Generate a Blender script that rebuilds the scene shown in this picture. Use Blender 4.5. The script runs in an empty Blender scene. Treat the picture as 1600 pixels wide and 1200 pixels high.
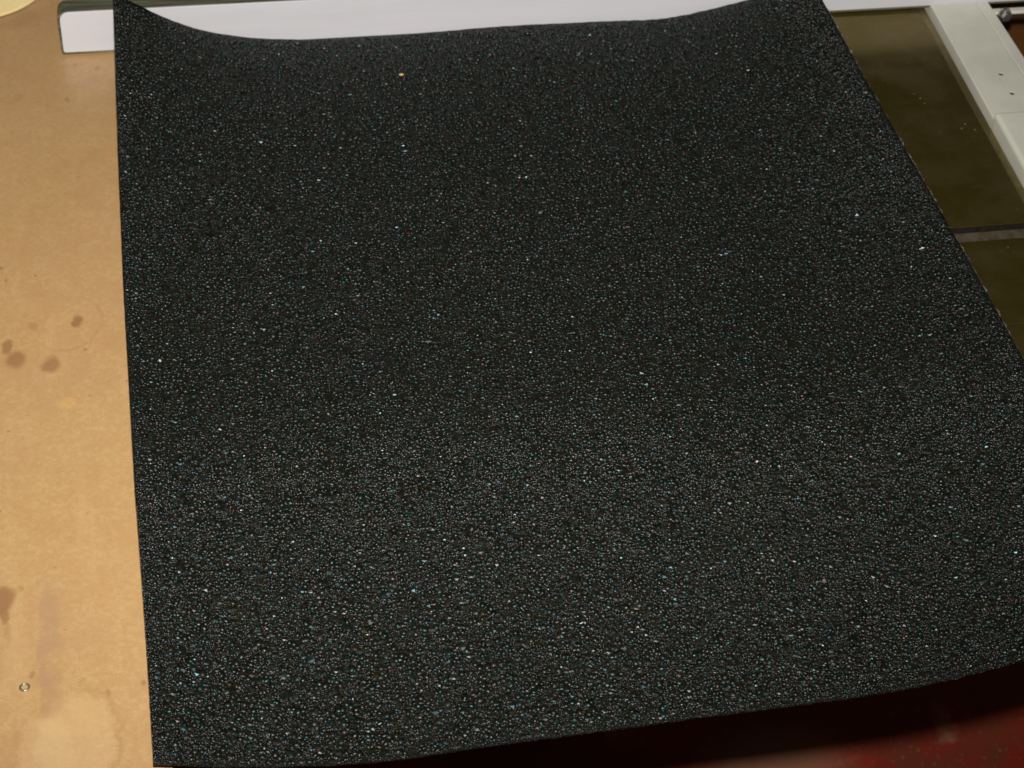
import bpy, bmesh, math, random
import numpy as np
from mathutils import Vector, Matrix

random.seed(7)
rng = np.random.default_rng(11)
S = bpy.context.scene
C = S.collection

# ------------------------------------------------------------------ camera
F_PX = 3026.5                      # focal length for a 1600 px wide frame
RW = np.array([[0.98318739, 0.08353284, -0.16237248],
               [-0.17639608, 0.66430523, -0.72634908],
               [0.04719089, 0.74277912, 0.66787139]])   # camera -> world
H = 0.80                           # camera height above the table top
cam_d = bpy.data.cameras.new('camera')
cam_d.sensor_width = 36.0
cam_d.lens = 36.0 * F_PX / 1600.0
cam_d.clip_start = 0.02
cam_d.clip_end = 50.0
cam_d.dof.use_dof = True
cam_d.dof.focus_distance = 1.10
cam_d.dof.aperture_fstop = 20.0
cam = bpy.data.objects.new('camera', cam_d)
C.objects.link(cam)
M4 = Matrix([list(r) for r in RW]).to_4x4()
M4.translation = Vector((0, 0, H))
cam.matrix_world = M4
S.camera = cam

# ------------------------------------------------------------------ world + flash
W = bpy.data.worlds.new('World')
S.world = W
W.use_nodes = True
W.node_tree.nodes['Background'].inputs['Color'].default_value = (1.0, 0.86, 0.68, 1)
W.node_tree.nodes['Background'].inputs['Strength'].default_value = 0.028

fl = bpy.data.lights.new('camera_flash', 'SPOT')
fl.shadow_soft_size = 0.011
fl.spot_size = math.radians(79)
fl.spot_blend = 1.0
fl.energy = 111.0
fl.color = (1.0, 0.985, 0.96)
flo = bpy.data.objects.new('camera_flash', fl)
C.objects.link(flo)
FPOS = Vector((0, 0, H)) + (M4.to_3x3() @ Vector((0.004, 0.056, 0.004)))
AIM = Vector((0.17, 1.44, 0.0))          # the flash head points a little above the picture's centre
flo.location = FPOS
flo.rotation_euler = (AIM - FPOS).to_track_quat('-Z', 'Y').to_euler()

S.view_settings.view_transform = 'Standard'
S.view_settings.look = 'None'
S.view_settings.exposure = 0.0
S.view_settings.gamma = 1.0
S.cycles.max_bounces = 6
S.cycles.sample_clamp_indirect = 4.0


def at(px, py, z=0.0):
    """photo measurement -> point at height z (used to read sizes off the photo)"""
    d = RW @ np.array([(px - 800) / F_PX, -(py - 600) / F_PX, -1.0])
    t = (z - H) / d[2]
    return d * t + np.array([0, 0, H])


def at_y(px, py, y):
    d = RW @ np.array([(px - 800) / F_PX, -(py - 600) / F_PX, -1.0])
    return d * (y / d[1]) + np.array([0, 0, H])


def proj(p):
    q = RW.T @ (np.asarray(p) - np.array([0, 0, H]))
    return 800 + F_PX * q[0] / -q[2], 600 - F_PX * q[1] / -q[2]


# ------------------------------------------------------------------ helpers
def tag(o, label=None, cat=None, group=None, kind=None):
    if label: o['label'] = label
    if cat: o['category'] = cat
    if group: o['group'] = group
    if kind: o['kind'] = kind
    return o


def thing(name, loc, label, cat):
    o = bpy.data.objects.new(name, None)
    o.empty_display_size = 0.02
    C.objects.link(o)
    o.location = loc
    return tag(o, label, cat)


def rootloc(p):
    v = Vector((0, 0, 0))
    while p is not None:
        v += p.location
        p = p.parent
    return v


def link(name, me, mat, parent=None, origin=None):
    """me is in world coordinates; move it under its parent / origin"""
    o = bpy.data.objects.new(name, me)
    C.objects.link(o)
    if mat is not None: me.materials.append(mat)
    if parent is not None:
        o.parent = parent
        me.transform(Matrix.Translation(-rootloc(parent)))
    elif origin is not None:
        me.transform(Matrix.Translation(-Vector(origin)))
        o.location = origin
    return o


def bm_me(bm, name, smooth=False):
    bmesh.ops.recalc_face_normals(bm, faces=bm.faces)
    me = bpy.data.meshes.new(name)
    bm.to_mesh(me)
    bm.free()
    if smooth:
        for p in me.polygons: p.use_smooth = True
    return me


def prism(pts, z0, z1, bevel=0.0, seg=2):
    """plan polygon pts (x,y) extruded z0..z1, edges rounded"""
    bm = bmesh.new()
    a = [bm.verts.new((p[0], p[1], z0)) for p in pts]
    b = [bm.verts.new((p[0], p[1], z1)) for p in pts]
    n = len(pts)
    bm.faces.new(a); bm.faces.new(b)
    for i in range(n): bm.faces.new((a[i], a[(i + 1) % n], b[(i + 1) % n], b[i]))
    bmesh.ops.recalc_face_normals(bm, faces=bm.faces)
    if bevel > 0:
        bmesh.ops.bevel(bm, geom=list(bm.edges), offset=bevel, segments=seg, affect='EDGES', profile=0.5)
    return bm


def box(x0, x1, y0, y1, z0, z1, bevel=0.0, seg=2):
    return prism([(x0, y0), (x1, y0), (x1, y1), (x0, y1)], z0, z1, bevel, seg)


def lathe(prof, center, axis=(0, 0, 1), n=32):
    """prof list of (r, h) spun about axis through center"""
    bm = bmesh.new()
    rot = Vector((0, 0, 1)).rotation_difference(Vector(axis)).to_matrix()
    rings = []
    for r, h in prof:
        if r < 1e-6:
            rings.append([bm.verts.new(rot @ Vector((0, 0, h)) + Vector(center))])
        else:
            rings.append([bm.verts.new(rot @ Vector((r * math.cos(2 * math.pi * k / n), r * math.sin(2 * math.pi * k / n), h)) + Vector(center)) for k in range(n)])
    for A, B in zip(rings[:-1], rings[1:]):
        for k in range(n):
            k2 = (k + 1) % n
            if len(A) == 1 and len(B) == 1: continue
            if len(A) == 1: bm.faces.new((A[0], B[k], B[k2]))
            elif len(B) == 1: bm.faces.new((A[k], A[k2], B[0]))
            else: bm.faces.new((A[k], A[k2], B[k2], B[k]))
    return bm


# ------------------------------------------------------------------ node helper
class NT:
    def __init__(self, name):
        self.m = bpy.data.materials.new(name)
        self.m.use_nodes = True
        self.t = self.m.node_tree
        self.b = self.t.nodes['Principled BSDF']
        self.co = self.t.nodes.new('ShaderNodeTexCoord').outputs['Object']

    def n(self, typ, **kw):
        x = self.t.nodes.new(typ)
        for k, v in kw.items(): setattr(x, k, v)
        return x

    def put(self, sock, v):
        if isinstance(v, bpy.types.NodeSocket): self.t.links.new(v, sock)
        elif isinstance(v, (tuple, list)) and len(v) == 3 and sock.type == 'RGBA': sock.default_value = (*v, 1)
        else: sock.default_value = v

    def math(self, op, a, b=0.0, c=0.0, clamp=False):
        x = self.n('ShaderNodeMath', operation=op, use_clamp=clamp)
        for s, v in zip(x.inputs, (a, b, c)): self.put(s, v)
        return x.outputs[0]

    def noise(self, scale, detail=3, rough=0.55, vec=None, dist=0.0):
        x = self.n('ShaderNodeTexNoise')
        self.put(x.inputs['Vector'], vec if vec is not None else self.co)
        x.inputs['Scale'].default_value = scale
        x.inputs['Detail'].default_value = detail
        x.inputs['Roughness'].default_value = rough
        x.inputs['Distortion'].default_value = dist
        return x

    def map(self, scale=(1, 1, 1), loc=(0, 0, 0), rot=(0, 0, 0), vec=None):
        x = self.n('ShaderNodeMapping')
        self.put(x.inputs['Vector'], vec if vec is not None else self.co)
        x.inputs['Scale'].default_value = scale
        x.inputs['Location'].default_value = loc
        x.inputs['Rotation'].default_value = rot
        return x.outputs[0]

    def ss(self, v, lo, hi, a=0.0, b=1.0):
        x = self.n('ShaderNodeMapRange', interpolation_type='SMOOTHSTEP')
        for s, q in zip(x.inputs, (v, lo, hi, a, b)): self.put(s, q)
        return x.outputs[0]

    def mix(self, f, a, b, mode='MIX'):
        x = self.n('ShaderNodeMix', data_type='RGBA', blend_type=mode)
        self.put(x.inputs[0], f); self.put(x.inputs[6], a); self.put(x.inputs[7], b)
        return x.outputs[2]

    def bump(self, h, strength, dist, normal=None):
        x = self.n('ShaderNodeBump')
        x.inputs['Strength'].default_value = strength
        x.inputs['Distance'].default_value = dist
        self.put(x.inputs['Height'], h)
        if normal is not None: self.put(x.inputs['Normal'], normal)
        self.t.links.new(x.outputs[0], self.b.inputs['Normal'])
        return x.outputs[0]

    def set(self, **kw):
        names = dict(color='Base Color', rough='Roughness', metal='Metallic', spec='Specular IOR Level', tint='Specular Tint')
        for k, v in kw.items(): self.put(self.b.inputs[names[k]], v)
        return self


# ------------------------------------------------------------------ materials
def mat_mdf(root, stains, rings, smears):
    k = NT('oiled_fibreboard')
    r = Vector(root)
    big = k.noise(7.0, 4, 0.6).outputs['Fac']
    mid = k.noise(45.0, 4, 0.6).outputs['Fac']
    fine = k.noise(900.0, 3, 0.75).outputs['Fac']
    grain = k.noise(330.0, 3, 0.7).outputs['Fac']
    col = k.mix(k.ss(big, 0.3, 0.7), (0.476, 0.288, 0.119), (0.498, 0.293, 0.140))
    col = k.mix(k.ss(grain, 0.42, 0.70, 0, 0.40), col, (0.62, 0.44, 0.20))
    col = k.mix(k.ss(grain, 0.30, 0.48, 0.30, 0), col, (0.46, 0.24, 0.075))
    col = k.mix(k.ss(mid, 0.40, 0.72, 0, 0.5), col, (0.45, 0.245, 0.105))
    pat = k.noise(19.0, 5, 0.62, k.map(loc=(5, 2, 0))).outputs['Fac']
    col = k.mix(k.ss(pat, 0.50, 0.70, 0, 0.26), col, (0.44, 0.25, 0.135))
    col = k.mix(k.ss(pat, 0.30, 0.46, 0.16, 0), col, (0.58, 0.38, 0.165))
    col = k.mix(k.ss(fine, 0.38, 0.72, 0, 0.55), col, (0.42, 0.24, 0.085))
    # long faint wipe marks
    st = k.noise(1.0, 3, 0.6, k.map((60, 7, 1), rot=(0, 0, 0.15))).outputs['Fac']
    col = k.mix(k.ss(st, 0.52, 0.75, 0, 0.18), col, (0.66, 0.43, 0.20))
    # dark specks
    vo = k.n('ShaderNodeTexVoronoi'); k.put(vo.inputs['Vector'], k.co); vo.inputs['Scale'].default_value = 95.0
    sp = k.math('MULTIPLY', k.ss(vo.outputs['Distance'], 0.05, 0.12, 1, 0), k.ss(k.noise(37.0, 1).outputs['Fac'], 0.55, 0.68))
    col = k.mix(k.math('MULTIPLY', sp, 0.55), col, (0.20, 0.10, 0.045))
    # short dark fibres
    vf = k.n('ShaderNodeTexVoronoi'); k.put(vf.inputs['Vector'], k.map((60, 210, 1), rot=(0, 0, 0.9))); vf.inputs['Scale'].default_value = 1.0
    sp = k.math('MULTIPLY', k.ss(vf.outputs['Distance'], 0.05, 0.11, 1, 0), k.ss(k.noise(23.0, 1).outputs['Fac'], 0.5, 0.62))
    col = k.mix(k.math('MULTIPLY', sp, 0.35), col, (0.22, 0.12, 0.055))
    wob = k.noise(85.0, 4, 0.6)
    wv = k.n('ShaderNodeVectorMath', operation='SUBTRACT')
    k.put(wv.inputs[0], wob.outputs['Color']); wv.inputs[1].default_value = (0.5, 0.5, 0.5)

    def warped(amount):
        sc = k.n('ShaderNodeVectorMath', operation='SCALE'); k.put(sc.inputs[0], wv.outputs[0]); sc.inputs['Scale'].default_value = amount
        ad = k.n('ShaderNodeVectorMath', operation='ADD'); k.put(ad.inputs[0], k.co); k.put(ad.inputs[1], sc.outputs[0])
        return ad.outputs[0]
    w1 = warped(0.009)

    def local(p, rx, ry, vec, ang=0.0):
        c = Vector((p[0], p[1], 0)) - Vector((r.x, r.y, 0))
        s = k.n('ShaderNodeVectorMath', operation='SUBTRACT'); k.put(s.inputs[0], vec); s.inputs[1].default_value = c
        v = k.map((1 / rx, 1 / ry, 0.0), rot=(0, 0, ang), vec=s.outputs[0])
        l = k.n('ShaderNodeVectorMath', operation='LENGTH'); k.put(l.inputs[0], v)
        return l.outputs['Value'], v
    for p, rx, ry, a, c, s in stains:
        d, _ = local(p, rx, ry, w1, a)
        col = k.mix(k.ss(d, 0.55, 1.25, s, 0.0), col, c)
    w2 = warped(0.02)
    for p, rx, ry, a, c, s, wd, w, side, blotch in rings:
        d, v = local(p, rx, ry, w2 if w else w1, a)
        e = k.math('ABSOLUTE', k.math('SUBTRACT', d, 1.0))
        m = k.ss(e, 0.0, wd, s, 0.0)
        if side is not None:
            sx = k.n('ShaderNodeVectorMath', operation='DOT_PRODUCT'); k.put(sx.inputs[0], v); sx.inputs[1].default_value = (*side, 0)
            m = k.math('MULTIPLY', m, k.ss(sx.outputs['Value'], -0.2, 0.45))
        m = k.math('MULTIPLY', m, k.ss(k.noise(70.0, 2).outputs['Fac'], 0.36, 0.58, 0.25, 1.0))
        if blotch:
            col = k.mix(k.ss(d, 0.70, 1.0, blotch, 0.0), col, (0.60, 0.425, 0.215))
        col = k.mix(m, col, c)
    for p, rx, ry, a, c, s in smears:       # hard on the left side, soft on the right
        d, v = local(p, rx, ry, warped(0.010), a)
        sep = k.n('ShaderNodeSeparateXYZ'); k.put(sep.inputs[0], v)
        lx = k.ss(sep.outputs['X'], -1.15, -0.80)
        rx_ = k.ss(sep.outputs['X'], -0.2, 1.1, 1, 0)
        ly = k.ss(k.math('ABSOLUTE', sep.outputs['Y']), 0.45, 1.1, 1, 0)
        m = k.math('MULTIPLY', k.math('MULTIPLY', lx, rx_), ly)
        m = k.math('MULTIPLY', m, k.ss(k.noise(38.0, 3).outputs['Fac'], 0.30, 0.62, 0.25, s))
        col = k.mix(m, col, c)
    k.set(color=col, rough=k.ss(mid, 0.3, 0.7, 0.34, 0.46), spec=0.5)
    k.bump(fine, 0.10, 0.0004)
    return k.m


def mat_iron():
    k = NT('worn_cast_iron')
    fine = k.noise(1.0, 4, 0.65, k.map((30, 700, 30), rot=(0, 0, 1.35))).outputs['Fac']
    blot = k.noise(26.0, 4, 0.6).outputs['Fac']
    col = k.mix(k.ss(blot, 0.35, 0.7), (0.125, 0.092, 0.015), (0.162, 0.124, 0.040))
    col = k.mix(k.ss(fine, 0.55, 0.8, 0, 0.5), col, (0.24, 0.19, 0.09))
    # saw dust specks
    vo = k.n('ShaderNodeTexVoronoi'); k.put(vo.inputs['Vector'], k.co); vo.inputs['Scale'].default_value = 170.0
    sp = k.math('MULTIPLY', k.ss(vo.outputs['Distance'], 0.06, 0.16, 1, 0), k.ss(k.noise(30.0, 2).outputs['Fac'], 0.53, 0.68))
    col2 = k.mix(k.math('MULTIPLY', sp, 0.8), col, (0.50, 0.36, 0.14))
    # scratches
    sc = k.noise(1.0, 2, 0.5, k.map((14, 1100, 1), rot=(0, 0, 0.75))).outputs['Fac']
    sm = k.math('MULTIPLY', k.ss(sc, 0.64, 0.78), k.ss(k.noise(12.0, 2).outputs['Fac'], 0.42, 0.62))
    col2 = k.mix(k.math('MULTIPLY', sm, 0.45), col2, (0.40, 0.33, 0.18))
    k.set(color=col2, metal=k.math('SUBTRACT', 0.78, k.math('MULTIPLY', sp, 0.6), clamp=True), rough=k.ss(blot, 0.3, 0.7, 0.20, 0.30), spec=0.5)
    k.bump(fine, 0.06, 0.0003)
    return k.m


def mat_simple(name, c1, c2, scale=60.0, rough=0.5, metal=0.0, bump=0.0, spec=0.5, fine=900.0):
    k = NT(name)
    n = k.noise(scale, 4, 0.6).outputs['Fac']
    f = k.noise(fine, 2, 0.6).outputs['Fac']
    col = k.mix(k.ss(n, 0.3, 0.7), c1, c2)
    col = k.mix(k.ss(f, 0.4, 0.8, 0, 0.25), col, tuple(x * 0.75 for x in c1))
    k.set(color=col, rough=k.ss(n, 0.3, 0.7, rough * 0.85, rough * 1.15), metal=metal, spec=spec)
    if bump: k.bump(f, bump, 0.0005)
    return k.m


def mat_laminate():
    k = NT('white_laminate')
    n = k.noise(1.0, 4, 0.6, k.map((6, 40, 40))).outputs['Fac']
    f = k.noise(1100.0, 2, 0.6).outputs['Fac']
    col = k.mix(k.ss(n, 0.35, 0.7), (0.560, 0.540, 0.553), (0.520, 0.505, 0.512))
    g = k.noise(1.0, 3, 0.6, k.map((5, 60, 260))).outputs['Fac']
    col = k.mix(k.ss(g, 0.50, 0.75, 0, 0.12), col, (0.46, 0.42, 0.39))
    col = k.mix(k.ss(f, 0.5, 0.8, 0, 0.16), col, (0.5, 0.46, 0.45))
    k.set(color=col, rough=0.42, spec=0.4)
    k.bump(f, 0.05, 0.0003)
    return k.m


def mat_board_edge():
    k = NT('grey_green_board_edge')
    g = k.noise(1.0, 4, 0.65, k.map((14, 420, 420))).outputs['Fac']
    col = k.mix(k.ss(g, 0.35, 0.68), (0.055, 0.052, 0.032), (0.150, 0.145, 0.098))
    k.set(color=col, rough=0.6, spec=0.3)
    k.bump(g, 0.3, 0.0006)
    return k.m


def mat_paint():
    k = NT('pale_grey_paint')
    n = k.noise(24.0, 4, 0.6).outputs['Fac']
    f = k.noise(700.0, 3, 0.6).outputs['Fac']
    col = k.mix(k.ss(n, 0.35, 0.7), (0.655, 0.640, 0.535), (0.585, 0.575, 0.48))
    sc = k.noise(1.0, 2, 0.5, k.map((300, 12, 10), rot=(0, 0, 0.2))).outputs['Fac']
    col = k.mix(k.ss(sc, 0.66, 0.78, 0, 0.25), col, (0.40, 0.33, 0.24))
    col = k.mix(k.ss(f, 0.55, 0.8, 0, 0.15), col, (0.30, 0.27, 0.2))
    k.set(color=col, rough=0.36, spec=0.5)
    k.bump(f, 0.06, 0.0004)
    return k.m


def mat_floor():
    k = NT('red_painted_concrete')
    n = k.noise(5.0, 5, 0.65).outputs['Fac']
    p = k.noise(8.5, 4, 0.6, k.map(loc=(3.1, 1.4, 0))).outputs['Fac']
    f = k.noise(160.0, 4, 0.7).outputs['Fac']
    col = k.mix(k.ss(n, 0.42, 0.58), (0.42, 0.026, 0.014), (0.27, 0.055, 0.026))
    col = k.mix(k.ss(p, 0.56, 0.68, 0, 0.75), col, (0.46, 0.25, 0.15))
    col = k.mix(k.ss(f, 0.58, 0.70, 0, 0.6), col, (0.46, 0.29, 0.19))
    c = at(1215, 1192, -0.85)
    sv = k.n('ShaderNodeVectorMath', operation='SUBTRACT'); k.put(sv.inputs[0], k.co); sv.inputs[1].default_value = (c[0], c[1], 0)
    ln = k.n('ShaderNodeVectorMath', operation='LENGTH'); k.put(ln.inputs[0], k.map((1 / 0.085, 1 / 0.05, 0), vec=sv.outputs[0]))
    pm = k.ss(k.math('ADD', ln.outputs['Value'], k.math('MULTIPLY', k.math('SUBTRACT', f, 0.5), 1.2)), 0.4, 1.3, 0.75, 0)
    col = k.mix(pm, col, (0.42, 0.21, 0.12))
    k.set(color=col, rough=0.6, spec=0.3)
    k.bump(f, 0.15, 0.002)
    return k.m


def mat_sheet_base():
    k = NT('black_sheet_backing')
    f = k.noise(900.0, 3, 0.6).outputs['Fac']
    vo = k.n('ShaderNodeTexVoronoi'); k.put(vo.inputs['Vector'], k.co); vo.inputs['Scale'].default_value = 900.0
    k.set(color=k.mix(f, (0.006, 0.0058, 0.0035), (0.014, 0.013, 0.009)), rough=0.3, spec=0.4)
    k.bump(vo.outputs['Distance'], 1.0, 0.0012)
    return k.m


def mat_grit():
    k = NT('black_grit')
    a = k.n('ShaderNodeAttribute', attribute_name='grain')
    sep = k.n('ShaderNodeSeparateColor'); k.put(sep.inputs[0], a.outputs['Color'])
    r1, r2 = sep.outputs[0], sep.outputs[1]
    cr = k.n('ShaderNodeValToRGB')
    e = cr.color_ramp.elements
    e[0].position = 0.0; e[0].color = (0.42, 0.85, 0.92, 1)
    e[1].position = 1.0; e[1].color = (1.0, 0.82, 0.66, 1)
    for pos, c in ((0.28, (0.55, 0.92, 1, 1)), (0.50, (0.78, 0.93, 1, 1)), (0.80, (0.93, 0.96, 1.0, 1)), (0.93, (1.0, 0.78, 0.86, 1))):
        q = cr.color_ramp.elements.new(pos); q.color = c
    k.put(cr.inputs[0], r1)
    f = k.noise(1500.0, 2, 0.6).outputs['Fac']
    k.set(color=k.mix(r2, (0.0024, 0.0022, 0.0003), (0.0060, 0.0053, 0.0010)), rough=k.math('ADD', 0.36, k.math('MULTIPLY', sep.outputs[2], 0.16)), spec=0.68, tint=cr.outputs[0])
    return k.m


def mat_cut_edge():
    k = NT('pale_cut_edge')
    f = k.noise(420.0, 3, 0.6).outputs['Fac']
    k.set(color=k.mix(k.ss(f, 0.42, 0.58), (0.03, 0.028, 0.025), (0.30, 0.27, 0.23)), rough=0.8, spec=0.2)
    return k.m


LAM = mat_laminate(); EDGE = mat_board_edge(); PAINT = mat_paint(); IRON = mat_iron()
ZINC = mat_simple('zinc_steel', (0.30, 0.29, 0.25), (0.17, 0.16, 0.13), 300, 0.26, 0.8, 0.1)
DARKHOLE = mat_simple('dark_hole_fill', (0.02, 0.018, 0.012), (0.035, 0.03, 0.02), 300, 0.6, 0.0)  # near-black colour stands in for the shade down inside the rail holes
BROWN = mat_simple('brown_board', (0.17, 0.062, 0.010), (0.10, 0.036, 0.007), 30, 0.55, 0, 0.2)
CREAM = mat_simple('pale_wood', (0.78, 0.62, 0.30), (0.72, 0.55, 0.25), 30, 0.5, 0, 0.1)
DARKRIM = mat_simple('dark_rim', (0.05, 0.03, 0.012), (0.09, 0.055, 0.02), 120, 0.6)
GREENMETAL = mat_simple('tarnished_brass', (0.30, 0.33, 0.20), (0.40, 0.42, 0.28), 400, 0.3, 0.7)
CHIP = mat_simple('wood_chip', (0.72, 0.48, 0.20), (0.60, 0.38, 0.15), 500, 0.7)
CRUMB = mat_simple('pale_crumb', (0.75, 0.58, 0.50), (0.62, 0.48, 0.42), 900, 0.7)
SLOTBLACK = mat_simple('black_slot_strip', (0.008, 0.007, 0.005), (0.016, 0.013, 0.009), 200, 0.6, 0, 0, 0.2)
STAND = mat_simple('dark_stand_paint', (0.035, 0.03, 0.022), (0.05, 0.04, 0.03), 20, 0.5)
PINE = mat_simple('bench_wood', (0.40, 0.25, 0.11), (0.33, 0.20, 0.09), 20, 0.6)

FLOOR_Z = -0.85

# ------------------------------------------------------------------ floor
bm = box(-6, 6, -4, 8, FLOOR_Z - 0.05, FLOOR_Z)
tag(link('floor', bm_me(bm, 'floor'), mat_floor()), kind='structure')

# ------------------------------------------------------------------ fibreboard bench (left)
FENCE_Y = float(at(100, 88)[1])
BX1 = -0.0255                                   # right edge of the board, under the sheet
root = (-0.45, 1.05, FLOOR_Z)
bench = thing('workbench', root, 'tan fibreboard bench top with brown stains, left of the black sheet', 'workbench')


def pp(px, py):
    q = at(px, py, 0.0)
    return (float(q[0]), float(q[1]))


px2m = 1 / 2900.0       # metres per photo pixel, about
BR = (0.30, 0.150, 0.062)
stains = []
for (x, y, rx, ry, a, s) in ((11, 541, 9, 17, 0, .75), (25, 562, 17, 20, .3, .75), (121, 503, 10, 17, 0, .85), (80, 570, 15, 19, 0, .72),
                             (51, 510, 8, 10, 0, .35), (106, 156, 6, 9, .6, .45), (4, 940, 17, 25, 0, .85), (8, 962, 7, 14, 0, .7), (12, 990, 6, 20, 0, .25),
                             (150, 107, 6, 8, 0, .4), (118, 100, 5, 7, 0, .3), (224, 1068, 3.5, 4.5, 0, .6), (53, 1054, 3, 4, 0, .5), (170, 1082, 4, 7, .5, .45),
                             (32, 921, 4, 5, 0, .35), (2, 418, 4, 5, 0, .6), (10, 439, 3, 4, 0, .5), (133, 546, 3.5, 4.5, 0, .5), (28, 153, 12, 14, .4, .14),
                             (139, 619, 2.5, 3.5, 0, .5), (25, 28, 60, 40, .1, .22)):
    stains.append((pp(x, y), rx * px2m * 1.15, ry * px2m * 1.25, a, BR, min(0.92, s * 1.12)))
for (x, y, rx, ry, s) in ((105, 628, 16, 16, .22), (45, 625, 12, 10, .12), (85, 1140, 22, 20, .14), (120, 1120, 50, 40, .10)):
    stains.append((pp(x, y), rx * px2m, ry * px2m, 0, (0.72, 0.43, 0.11), s))
rings = [
    (pp(98, 503), 70 * px2m, 80 * px2m, 0, (0.36, 0.20, 0.09), 0.42, 0.09, False, (0.9, -0.45), 0),
    (pp(118, 1160), 66 * px2m, 104 * px2m, 0.2, (0.36, 0.19, 0.08), 0.42, 0.13, True, (0.85, 0.45), 0.32),
    (pp(70, 1185), 46 * px2m, 88 * px2m, 0, (0.40, 0.22, 0.10), 0.32, 0.16, True, (-0.8, 0.5), 0.25),
    (pp(90, 165), 22 * px2m, 26 * px2m, 0, (0.36, 0.21, 0.09), 0.25, 0.12, True, (-0.6, 0.6), 0),
]
smears = [(pp(82, 985), 22 * px2m, 118 * px2m, 0.085, (0.36, 0.215, 0.125), 0.50),
          (pp(84, 1080), 20 * px2m, 60 * px2m, 0.03, (0.36, 0.205, 0.115), 0.46)]
MDF = mat_mdf(root, stains, rings, smears)
link('bench_top', bm_me(box(-0.95, BX1, 0.42, 1.95, -0.019, 0.0, 0.0012), 'bench_top'), MDF, bench)
for x, y in ((-0.90, 0.50), (-0.10, 0.75), (-0.90, 1.85), (-0.10, 1.85)):
    link('leg', bm_me(box(x - 0.03, x + 0.03, y - 0.03, y + 0.03, FLOOR_Z, -0.0192, 0.002), 'leg'), PINE, bench)

# ------------------------------------------------------------------ saw table (right)
saw = thing('saw_table', (0.28, 1.2, FLOOR_Z), 'dark olive cast iron saw table with a machined slot, right of the black sheet', 'saw table')
e0 = at(1436, 15); e1 = at(1592, 300)


def line_x(a, b, y):
    return float(a[0] + (b[0] - a[0]) * (y - a[1]) / (b[1] - a[1]))


Y0, Y1 = 0.80, 1.75
sy1 = float(at(1540, 352)[1]) ; sy0 = float(at(1540, 375.5)[1])
gy = float(at(1580, 507)[1])
XL = BX1 + 0.003
parts = [('table_plate', Y0, gy - 0.0004), ('table_plate', gy + 0.0004, sy0), ('table_plate', sy1, Y1)]
for nm, a, b in parts:
    pts = [(XL, a), (line_x(e0, e1, a), a), (line_x(e0, e1, b), b), (XL, b)]
    bm = prism(pts, -0.022, 0.0)
    # broad worn chamfer on the right edge, small one elsewhere
    bm.edges.ensure_lookup_table()
    right = [e for e in bm.edges if all(v.co.z > -0.001 for v in e.verts) and all(v.co.x > 0.3 for v in e.verts)]
    rest = [e for e in bm.edges if all(v.co.z > -0.001 for v in e.verts) and e not in right]
    bmesh.ops.bevel(bm, geom=right, offset=0.0008, segments=2, affect='EDGES', profile=0.5)
    rest = [e for e in bm.edges if all(abs(v.co.z) < 1e-5 for v in e.verts) and len(e.link_faces) == 2 and abs(e.link_faces[0].normal.dot(e.link_faces[1].normal)) < 0.2]
    bmesh.ops.bevel(bm, geom=rest, offset=0.0004, segments=1, affect='EDGES')
    link(nm, bm_me(bm, nm), IRON, saw)
CHAMFER_SHEEN = mat_simple('chamfer_sheen_iron', (0.24, 0.195, 0.085), (0.17, 0.135, 0.05), 90, 0.34, 0.7, 0.2)  # lighter colour imitates the different reflection off the chamfer
link('edge_strip', bm_me(prism([(line_x(e0, e1, Y0) + 0.0002, Y0), (line_x(e0, e1, Y0) + 0.0060, Y0), (line_x(e0, e1, Y1) + 0.0060, Y1), (line_x(e0, e1, Y1) + 0.0002, Y1)], -0.021, -0.0009, 0.0006), 'edge_strip'), CHAMFER_SHEEN, saw)
SLOTFLOOR = mat_simple('dusty_slot_floor', (0.14, 0.112, 0.072), (0.065, 0.051, 0.032), 90, 0.4, 0.3, 0.3, fine=300)
link('slot_floor', bm_me(box(XL, line_x(e0, e1, sy0) + 0.003, sy0 + 0.0002, sy1 - 0.0002, -0.020, -0.0050), 'slot_floor'), SLOTFLOOR, saw)
link('slot_wall', bm_me(box(XL, line_x(e0, e1, sy1) + 0.003, sy1 - 0.0011, sy1 - 0.0003, -0.0049, -0.0005), 'slot_wall'), SLOTBLACK, saw)  # thin near-black strip along the far wall of the slot
link('apron', bm_me(box(0.02, 0.56, Y0 + 0.02, Y1 - 0.02, -0.10, -0.0222, 0.002), 'apron'), STAND, saw)
link('cabinet', bm_me(box(0.08, 0.50, 1.30, Y1 - 0.06, FLOOR_Z, -0.1002, 0.004), 'cabinet'), STAND, saw)

# ------------------------------------------------------------------ white fence board
tl = at_y(93, 19, FENCE_Y); bl = at(100, 88)
FX0 = float(at(97, 88)[0]); FX1 = 1.02
FH = float(tl[2]); FT = 0.0165
fence = thing('fence_board', (0.4, FENCE_Y + FT / 2, 0.0005), 'long white faced board with dark edges standing across the table behind the black sheet', 'board')


def face_profile(x0, x1, z0, z1, r, rb):
    pts = [(x1, z0), (x1, z1)]
    for i in range(9):
        a = math.pi / 2 + i / 8 * math.pi / 2
        pts.append((x0 + r + r * math.cos(a), z1 - r + r * math.sin(a)))
    for i in range(5):
        a = math.pi + i / 4 * math.pi / 2
        pts.append((x0 + rb + rb * math.cos(a), z0 + rb + rb * math.sin(a)))
    return pts


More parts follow.
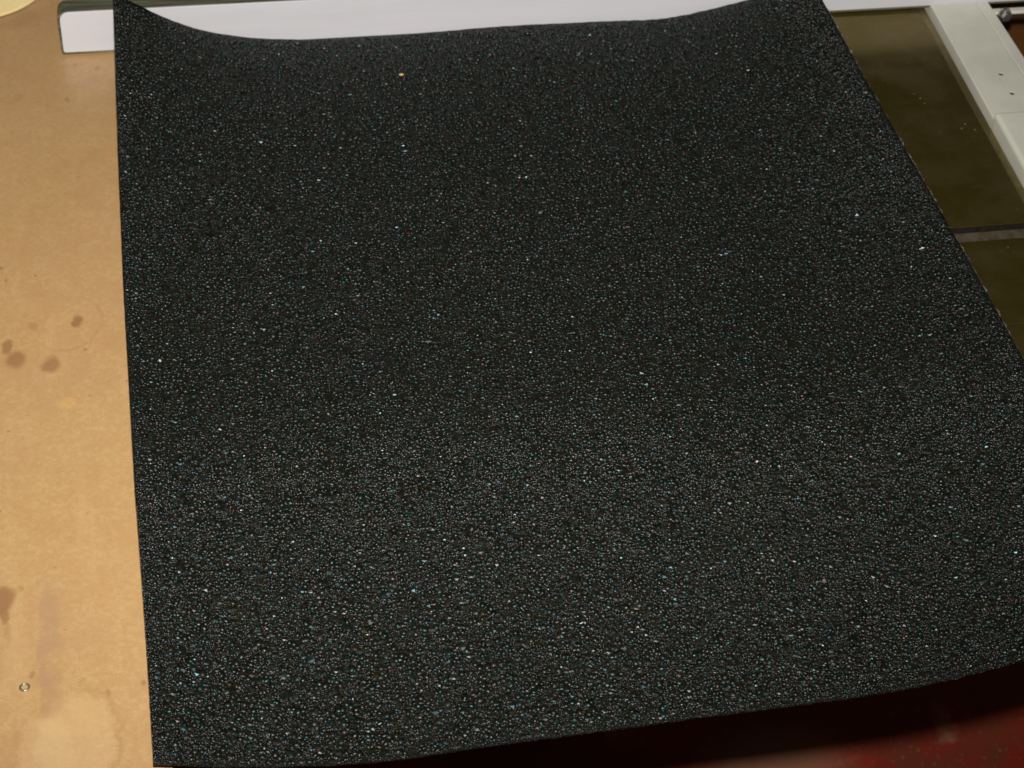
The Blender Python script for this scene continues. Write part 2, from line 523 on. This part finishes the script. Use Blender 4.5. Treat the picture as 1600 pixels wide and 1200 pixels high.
def upright(pts, y0, y1, bevel=0.0):
    bm = bmesh.new()
    a = [bm.verts.new((p[0], y0, p[1])) for p in pts]
    b = [bm.verts.new((p[0], y1, p[1])) for p in pts]
    n = len(pts)
    bm.faces.new(a); bm.faces.new(b)
    for i in range(n): bm.faces.new((a[i], a[(i + 1) % n], b[(i + 1) % n], b[i]))
    bmesh.ops.recalc_face_normals(bm, faces=bm.faces)
    if bevel:
        es = [e for e in bm.edges if abs(e.verts[0].co.y - y0) < 1e-6 and abs(e.verts[1].co.y - y0) < 1e-6]
        bmesh.ops.bevel(bm, geom=es, offset=bevel, segments=2, affect='EDGES', profile=0.5)
    return bm


link('board_core', bm_me(upright(face_profile(FX0, FX1, 0.0008, FH, 0.007, 0.002), FENCE_Y + 0.0012, FENCE_Y + FT), 'board_core'), EDGE, fence)
link('white_face', bm_me(upright(face_profile(FX0 + 0.0016, FX1 - 0.001, 0.0030, FH - 0.0008, 0.0065, 0.0018), FENCE_Y, FENCE_Y + 0.00118, 0.0004), 'white_face'), LAM, fence)

# ------------------------------------------------------------------ painted guide rail
r0 = at(1458.5, 15, 0.004); r1 = at(1616, 300, 0.004)
s0 = at(1532, 12, 0.004); s1 = at(1602, 120, 0.004)
q0 = at(1551, 12, 0.004); q1 = at(1602, 90, 0.004)
rail = thing('guide_rail', (0.62, 1.2, 0.0), 'pale grey painted steel rail with two holes along the right side of the saw table', 'rail')
ya, yb = 0.85, 1.75


def strip(a0, a1, b0, b1, inset_a=0.0, inset_b=0.0):
    return [(line_x(a0, a1, ya) + inset_a, ya), (line_x(b0, b1, ya) - inset_b, ya), (line_x(b0, b1, yb) - inset_b, yb), (line_x(a0, a1, yb) + inset_a, yb)]


bm = prism(strip(r0, r1, s0, s1, 0, 0.0004), -0.035, 0.004, 0.0008)
railbar = link('rail_bar', bm_me(bm, 'rail_bar'), PAINT, rail)
cut = bmesh.new()
for hx, hy in ((1564, 116), (1581.5, 146)):
    h = at(hx, hy, 0.004)
    bmesh.ops.create_cone(cut, cap_ends=True, segments=20, radius1=0.0019, radius2=0.0019, depth=0.012,
                          matrix=Matrix.Translation(Vector((h[0], h[1], 0.004)) - rootloc(rail)))
cm = bpy.data.meshes.new('cut'); cut.to_mesh(cm); cut.free()
co = bpy.data.objects.new('cut', cm); C.objects.link(co)
co.parent = rail
md = railbar.modifiers.new('holes', 'BOOLEAN'); md.object = co; md.operation = 'DIFFERENCE'; md.solver = 'EXACT'
bpy.context.view_layer.update()
dg = bpy.context.evaluated_depsgraph_get()
nm = bpy.data.meshes.new_from_object(railbar.evaluated_get(dg))
railbar.modifiers.clear(); railbar.data = nm; nm.name = 'rail_bar'
bpy.data.objects.remove(co); bpy.data.meshes.remove(cm)
for hx, hy in ((1564, 116), (1581.5, 146)):
    h = at(hx, hy, 0.004)
    bm = lathe([(0.00186, -0.0015), (0.00186, 0.0035), (0.0014, 0.0036), (0.0, 0.0034)], (h[0], h[1], 0.0), n=16)
    link('hole_shade_plug', bm_me(bm, 'hole_shade_plug', True), DARKHOLE, rail)  # added dark plug, imitates the shaded inside of the hole
bm = prism(strip(s0, s1, q0, q1, 0.0004, 0), -0.035, 0.0032, 0.0008)
link('rail_flange', bm_me(bm, 'rail_flange'), PAINT, rail)
# raised cover clamped on the near part of the rail
cy = float(at(1556, 184, 0.004)[1])
cpts = [(line_x(r0, r1, ya) - 0.0006, ya + 0.01), (line_x(q0, q1, ya) + 0.02, ya + 0.01), (line_x(q0, q1, cy) + 0.02, cy), (line_x(r0, r1, cy) - 0.0006, cy)]
bm = prism(cpts, -0.034, 0.0098)
es = [e for e in bm.edges if max(v.co.z for v in e.verts) > 0.005]
bmesh.ops.bevel(bm, geom=es, offset=0.0035, segments=4, affect='EDGES', profile=0.5)
link('rail_cover', bm_me(bm, 'rail_cover', False), PAINT, rail)
# cross bar behind, with the bolt
cb0 = at(1552, 20, -0.002)
xq = line_x(q0, q1, cb0[1])
link('cross_bar', bm_me(box(xq + 0.0004, 1.1, float(cb0[1]), FENCE_Y - 0.0015, -0.0045, -0.002, 0.0006), 'cross_bar'), PAINT, rail)
bc = at(1572.0, 25, -0.003)
bxyz = (float(bc[0]), float(cb0[1]), -0.0035)
bm = lathe([(0.0, -0.0005), (0.0060, -0.0005), (0.0060, 0.0008), (0.0056, 0.0010), (0.0055, 0.0046), (0.0049, 0.0062), (0.0034, 0.0072), (0.0, 0.0075)], bxyz, axis=(0, -1, 0.15), n=6)
bmesh.ops.bevel(bm, geom=list(bm.edges), offset=0.0004, segments=2, affect='EDGES')
bolt = link('bolt', bm_me(bm, 'bolt'), ZINC, rail)

# brown board far below, seen past the rail
bz = -0.16
c = at(1600, 60, bz)
bm = box(float(c[0]) - 0.10, float(c[0]) + 0.5, float(c[1]) - 0.30, float(c[1]) + 0.35, bz - 0.02, bz, 0.002)
tag(link('brown_board', bm_me(bm, 'brown_board'), BROWN, origin=(float(c[0]), float(c[1]), bz - 0.02)),
    'dark brown wooden board lying lower down beyond the rail and bolt', 'wooden board')

# ------------------------------------------------------------------ pale disc at the far left
d0 = at(-2, 22, 0.004)[:2]; d1 = at(50, -1, 0.004)[:2]
R_D = 0.085
mid = (d0 + d1) / 2; dd = d1 - d0; L = np.linalg.norm(dd); nn = np.array([-dd[1], dd[0]]) / L
dc = mid + nn * math.sqrt(R_D ** 2 - (L / 2) ** 2)
disc = thing('wooden_disc', (float(dc[0]), float(dc[1]), 0.0), 'tilted cream coloured round wooden disc on the bench in the far left corner', 'disc')
bm = lathe([(0, 0.0035), (R_D - 0.0012, 0.0035), (R_D - 0.0004, 0.0031), (R_D, 0.0022), (R_D, 0.0014)], (dc[0], dc[1], 0), n=96)
link('disc_top', bm_me(bm, 'disc_top', False), CREAM, disc)
bm = lathe([(R_D, 0.00138), (R_D - 0.0003, 0.0002), (0, 0.0002)], (dc[0], dc[1], 0), n=96)
link('underside', bm_me(bm, 'underside'), DARKRIM, disc)

tang = Vector((dd[0] / L, dd[1] / L, 0)); pv = Vector((d0[0] + d1[0], d0[1] + d1[1], 0)) / 2 - Vector((nn[0], nn[1], 0)) * (R_D - math.sqrt(R_D ** 2 - (L / 2) ** 2))
TM = Matrix.Translation(pv) @ Matrix.Rotation(math.radians(26), 4, tang) @ Matrix.Translation(-pv) @ Matrix.Translation(disc.location)
disc.location = TM.to_translation(); disc.rotation_euler = TM.to_euler()

# ------------------------------------------------------------------ the black sheet
left_px = [(-60, 172), (0, 177.5), (85, 180), (250, 185), (450, 193), (750, 210), (950, 225), (1060, 232), (1195, 240), (1400, 253)]
right_px = [(-80, 1246), (0, 1285), (100, 1339), (280, 1442), (400, 1510), (560, 1599), (700, 1680), (940, 1817), (1200, 1963)]
far_px = [(172, -13), (195, 0), (212, 8), (245, 24), (275, 36), (312, 47.5), (350, 54.5), (400, 60), (455, 61.8), (600, 55.5), (800, 40), (950, 33), (1030, 29), (1065, 23), (1100, 15.5), (1130, 8), (1160, 0), (1200, -14), (1255, -45)]
near_px = [(240, 1193.5), (370, 1198), (500, 1196), (600, 1189), (787, 1162), (950, 1141), (1100, 1120), (1225, 1104), (1350, 1087), (1480, 1063), (1600, 1031), (1720, 990), (1830, 948)]
NYV = float(at(240, 1193.5, 0.017)[1])
FYV = FENCE_Y - 0.006


def edge_from(px, yv):
    pts = [at_y(a, b, yv) for a, b in px]
    return np.array([p[0] for p in pts]), np.array([p[2] for p in pts])


fx, fz = edge_from(far_px, FYV)
nx, nz = edge_from(near_px, NYV)
print('far z', fz.round(4)); print('near z', nz.round(4)); print('x', fx[[0, -1]], nx[[0, -1]])


def smooth_interp(x, xp, fp):
    # monotone-ish cubic (Catmull-Rom tangents) so the edge bends smoothly
    m = np.gradient(fp, xp)
    i = np.clip(np.searchsorted(xp, x) - 1, 0, len(xp) - 2)
    h = xp[i + 1] - xp[i]; t = np.clip((x - xp[i]) / h, 0, 1)
    return ((2 * t**3 - 3 * t**2 + 1) * fp[i] + (t**3 - 2 * t**2 + t) * h * m[i] + (-2 * t**3 + 3 * t**2) * fp[i + 1] + (t**3 - t**2) * h * m[i + 1])


NU, NV = 140, 170
U = np.linspace(0, 1, NU + 1); V = np.linspace(0, 1, NV + 1)
uf = (fx - fx[0]) / (fx[-1] - fx[0]); un = (nx - nx[0]) / (nx[-1] - nx[0])
zf = smooth_interp(U, uf, fz); zn = smooth_interp(U, un, nz)
zf = np.maximum(zf, 0.0018)
zm = 0.0016 + 0.010 * np.clip(1 - U / 0.14, 0, 1) ** 2 + 0.022 * np.clip(1 - (1 - U) / 0.25, 0, 1) ** 2
P = np.zeros((NV + 1, NU + 1, 3))
rpy = np.array([p[0] for p in right_px]); rpx = np.array([p[1] for p in right_px])
lpy = np.array([p[0] for p in left_px]); lpx = np.array([p[1] for p in left_px])
prev_ok = True
for j, v in enumerate(V):
    y = NYV + (FYV - NYV) * v
    wf = v ** 5
    wn = (1 - v) ** 7
    z = wf * zf + wn * zn + (1 - wf - wn) * zm + 0.014 * math.exp(-((v - 0.25) / 0.20) ** 2) * (1 - wn)
    if y > Y0 - 0.005: z = np.maximum(z, 0.0013)
    ends = []
    for zz, ppy, ppx, x in ((z[0], lpy, lpx, -0.04), (z[-1], rpy, rpx, 0.5)):
        for _ in range(30):
            qx, qy = proj((x, y, zz))
            x += (np.interp(qy, ppy, ppx) - qx) / 2900.0 * 0.8
        ends.append(x)
    P[j, :, 0] = ends[0] + (ends[1] - ends[0]) * U
    P[j, :, 1] = y
    P[j, :, 2] = z
# smooth the outlines a little
for _ in range(3):
    P[1:-1, :, 0] = 0.25 * P[:-2, :, 0] + 0.5 * P[1:-1, :, 0] + 0.25 * P[2:, :, 0]
P[1:-1, 0, 0] += rng.normal(0, 0.00006, NV - 1); P[1:-1, -1, 0] += rng.normal(0, 0.00006, NV - 1)
P[0, 1:-1, 1] += rng.normal(0, 0.00016, NU - 1); P[-1, 1:-1, 1] += rng.normal(0, 0.00020, NU - 1)
print('right x', P[::34, -1, 0].round(3), 'z', P[::34, -1, 2].round(3))

du = np.gradient(P, axis=1); dv = np.gradient(P, axis=0)
N = np.cross(du, dv); N /= np.linalg.norm(N, axis=2, keepdims=True)
TH = 0.0011
top = P.reshape(-1, 3); bot = (P - N * TH).reshape(-1, 3)
nvt = len(top); w = NU + 1
bot[NU::w, 0] += np.clip(rng.normal(0.0006, 0.0006, NV + 1), -0.0003, 0.0016)      # torn fibres of the backing stick out on the right cut
J, I = np.meshgrid(np.arange(NV), np.arange(NU), indexing='ij')
a = (J * w + I).ravel()
ft = np.stack([a, a + 1, a + w + 1, a + w], 1)
fb = ft[:, ::-1] + nvt
sides = []; side_r = []
for i in range(NU):
    sides += [(i + 1, i, i + nvt, i + 1 + nvt), (NV * w + i, NV * w + i + 1, NV * w + i + 1 + nvt, NV * w + i + nvt)]
for j in range(NV):
    sides.append((j * w, (j + 1) * w, (j + 1) * w + nvt, j * w + nvt))
    side_r.append(((j + 1) * w + NU, j * w + NU, j * w + NU + nvt, (j + 1) * w + NU + nvt))
faces = [tuple(map(int, q)) for q in ft] + [tuple(map(int, q)) for q in fb] + sides + side_r
me = bpy.data.meshes.new('backing')
me.from_pydata(np.concatenate([top, bot]).tolist(), [], faces)
me.materials.append(mat_sheet_base()); me.materials.append(mat_cut_edge())
nf = len(faces)
for p in me.polygons:
    p.use_smooth = p.index < 2 * len(ft)
    if p.index >= nf - len(side_r): p.material_index = 1
sheet = thing('abrasive_sheet', (0.22, 0.93, 0.0), 'large black glittering grit sheet with curled corners lying across the table', 'sheet')
link('backing', me, None, sheet)

# grit: irregular flattened grains bonded to the sheet
NG = 66000
phi = (1 + 5 ** 0.5) / 2
ico = np.array([(-1, phi, 0), (1, phi, 0), (-1, -phi, 0), (1, -phi, 0), (0, -1, phi), (0, 1, phi), (0, -1, -phi), (0, 1, -phi), (phi, 0, -1), (phi, 0, 1), (-phi, 0, -1), (-phi, 0, 1)], float)
ico /= np.linalg.norm(ico[0])
icf = np.array([(0, 11, 5), (0, 5, 1), (0, 1, 7), (0, 7, 10), (0, 10, 11), (1, 5, 9), (5, 11, 4), (11, 10, 2), (10, 7, 6), (7, 1, 8), (3, 9, 4), (3, 4, 2), (3, 2, 6), (3, 6, 8), (3, 8, 9), (4, 9, 5), (2, 4, 11), (6, 2, 10), (8, 6, 7), (9, 8, 1)])
# jittered grid = even but irregular cover
asp = 0.53 / 0.66
gx = int(math.sqrt(NG * asp)); gv = NG // gx
gu, gw = np.meshgrid((np.arange(gx) + 0.5) / gx, (np.arange(gv) + 0.5) / gv)
gu = np.clip(gu.ravel() + rng.uniform(-0.75, 0.75, gx * gv) / gx, 0.0021, 0.9979)
gw = np.clip(gw.ravel() + rng.uniform(-0.75, 0.75, gx * gv) / gv, 0.0016, 0.9984)
n = len(gu)


def samp(A, u, v):
    x = u * NU; y = v * NV
    i = np.clip(x.astype(int), 0, NU - 1); j = np.clip(y.astype(int), 0, NV - 1)
    fx_ = (x - i)[:, None]; fy_ = (y - j)[:, None]
    return (A[j, i] * (1 - fx_) * (1 - fy_) + A[j, i + 1] * fx_ * (1 - fy_) + A[j + 1, i] * (1 - fx_) * fy_ + A[j + 1, i + 1] * fx_ * fy_)


pos = samp(P, gu, gw); nor = samp(N, gu, gw); nor /= np.linalg.norm(nor, axis=1, keepdims=True)
tu = samp(du, gu, gw); tu -= nor * (tu * nor).sum(1, keepdims=True); tu /= np.linalg.norm(tu, axis=1, keepdims=True)
tv = np.cross(nor, tu)
# random rotation of the icosahedron
q = rng.normal(size=(n, 4)); q /= np.linalg.norm(q, axis=1, keepdims=True)
w_, x_, y_, z_ = q.T
RM = np.empty((n, 3, 3))
RM[:, 0, 0] = 1 - 2 * (y_**2 + z_**2); RM[:, 0, 1] = 2 * (x_ * y_ - z_ * w_); RM[:, 0, 2] = 2 * (x_ * z_ + y_ * w_)
RM[:, 1, 0] = 2 * (x_ * y_ + z_ * w_); RM[:, 1, 1] = 1 - 2 * (x_**2 + z_**2); RM[:, 1, 2] = 2 * (y_ * z_ - x_ * w_)
RM[:, 2, 0] = 2 * (x_ * z_ - y_ * w_); RM[:, 2, 1] = 2 * (y_ * z_ + x_ * w_); RM[:, 2, 2] = 1 - 2 * (x_**2 + y_**2)
loc = np.einsum('nij,kj->nki', RM, ico) * rng.uniform(0.78, 1.2, (n, 12, 1))
size = 0.00138 * np.exp(rng.normal(0, 0.27, n))
size = np.clip(size, 0.0007, 0.0023)
edge = np.minimum(np.minimum(gu, 1 - gu) * 0.53, np.minimum(gw, 1 - gw) * 0.66)
size = np.minimum(size, 0.00045 + edge * 0.35)
stx = rng.uniform(0.8, 1.35, n)
hgt = rng.uniform(0.26, 0.56, n)
ang = rng.uniform(0, 2 * math.pi, n)
lx = loc[:, :, 0] * (size * stx)[:, None]; ly = loc[:, :, 1] * (size / stx)[:, None]
ca, sa = np.cos(ang)[:, None], np.sin(ang)[:, None]
lx, ly = lx * ca - ly * sa, lx * sa + ly * ca
lz = loc[:, :, 2] * (size * hgt)[:, None] + (rng.uniform(-0.15, 0.25, n) * size)[:, None]
vw = pos[:, None, :] + lx[..., None] * tu[:, None, :] + ly[..., None] * tv[:, None, :] + lz[..., None] * nor[:, None, :]
vw = vw.reshape(-1, 3).astype(np.float32)
tri = (icf[None] + 12 * np.arange(n)[:, None, None]).reshape(-1, 3)
me = bpy.data.meshes.new('grit')
me.vertices.add(len(vw)); me.vertices.foreach_set('co', vw.ravel())
me.loops.add(tri.size); me.loops.foreach_set('vertex_index', tri.ravel().astype(np.int32))
me.polygons.add(len(tri)); me.polygons.foreach_set('loop_start', np.arange(0, tri.size, 3, dtype=np.int32))
me.update(calc_edges=True)
me.polygons.foreach_set('use_smooth', np.repeat(rng.random(n) < 0.62, 20))
at_ = me.attributes.new('grain', 'FLOAT_COLOR', 'POINT')
cl = np.ones((n, 4), np.float32); cl[:, 0] = rng.random(n); cl[:, 1] = rng.random(n); cl[:, 2] = rng.random(n)
at_.data.foreach_set('color', np.repeat(cl, 12, axis=0).ravel())
tag(link('grit', me, mat_grit(), sheet), kind='stuff')


# ------------------------------------------------------------------ small things on the surfaces
def on_sheet(px, py):
    d = np.array([1e9])
    qs = np.array([proj(p) for p in P[::2, ::2].reshape(-1, 3)])
    k_ = np.argmin((qs[:, 0] - px) ** 2 + (qs[:, 1] - py) ** 2)
    z = P[::2, ::2].reshape(-1, 3)[k_, 2]
    return at(px, py, z + 0.0008)


def lump(name, p, rx, ry, rz, mat, rot, label, cat, seed):
    bm = bmesh.new()
    bmesh.ops.create_icosphere(bm, subdivisions=2, radius=1.0)
    r_ = random.Random(seed)
    for v in bm.verts: v.co *= r_.uniform(0.8, 1.15)
    bmesh.ops.transform(bm, verts=bm.verts, matrix=Matrix.Translation(Vector(p)) @ Matrix.Rotation(rot, 4, 'Z') @ Matrix.Diagonal((rx, ry, rz, 1)))
    return tag(link(name, bm_me(bm, name), mat, origin=tuple(map(float, p))), label, cat)


p = on_sheet(627, 118); bm_p = p + np.array([0, 0, 0.0008])
lump('wood_chip', bm_p, 0.0017, 0.0009, 0.0008, CHIP, 0.1, 'tiny tan wood chip on the far part of the black sheet', 'wood chip', 3)
p = on_sheet(250, 565) + np.array([0, 0, 0.0008])
lump('pale_crumb', p, 0.0007, 0.0010, 0.0008, CRUMB, 0.3, 'tiny pinkish white crumb near the left edge of the black sheet', 'crumb', 5)
p = on_sheet(1183, 722) + np.array([0, 0, 0.0006])
lump('pale_crumb', p, 0.0007, 0.0006, 0.0006, CRUMB, 0.8, 'tiny pale crumb at the middle right of the black sheet', 'crumb', 8)

c = at(38.5, 1074, 0.0005)
prof = []
for i in range(13):
    a_ = 2 * math.pi * i / 12
    prof.append((0.0023 + 0.0006 * math.cos(a_), 0.0006 + 0.0006 * math.sin(a_)))
bm = lathe(prof, (c[0], c[1], 0.0), n=28)
bmesh.ops.remove_doubles(bm, verts=bm.verts, dist=1e-6)
tag(link('washer', bm_me(bm, 'washer', True), GREENMETAL, origin=(float(c[0]), float(c[1]), 0.0)),
    'small greenish metal ring lying on the tan bench near the front', 'washer')
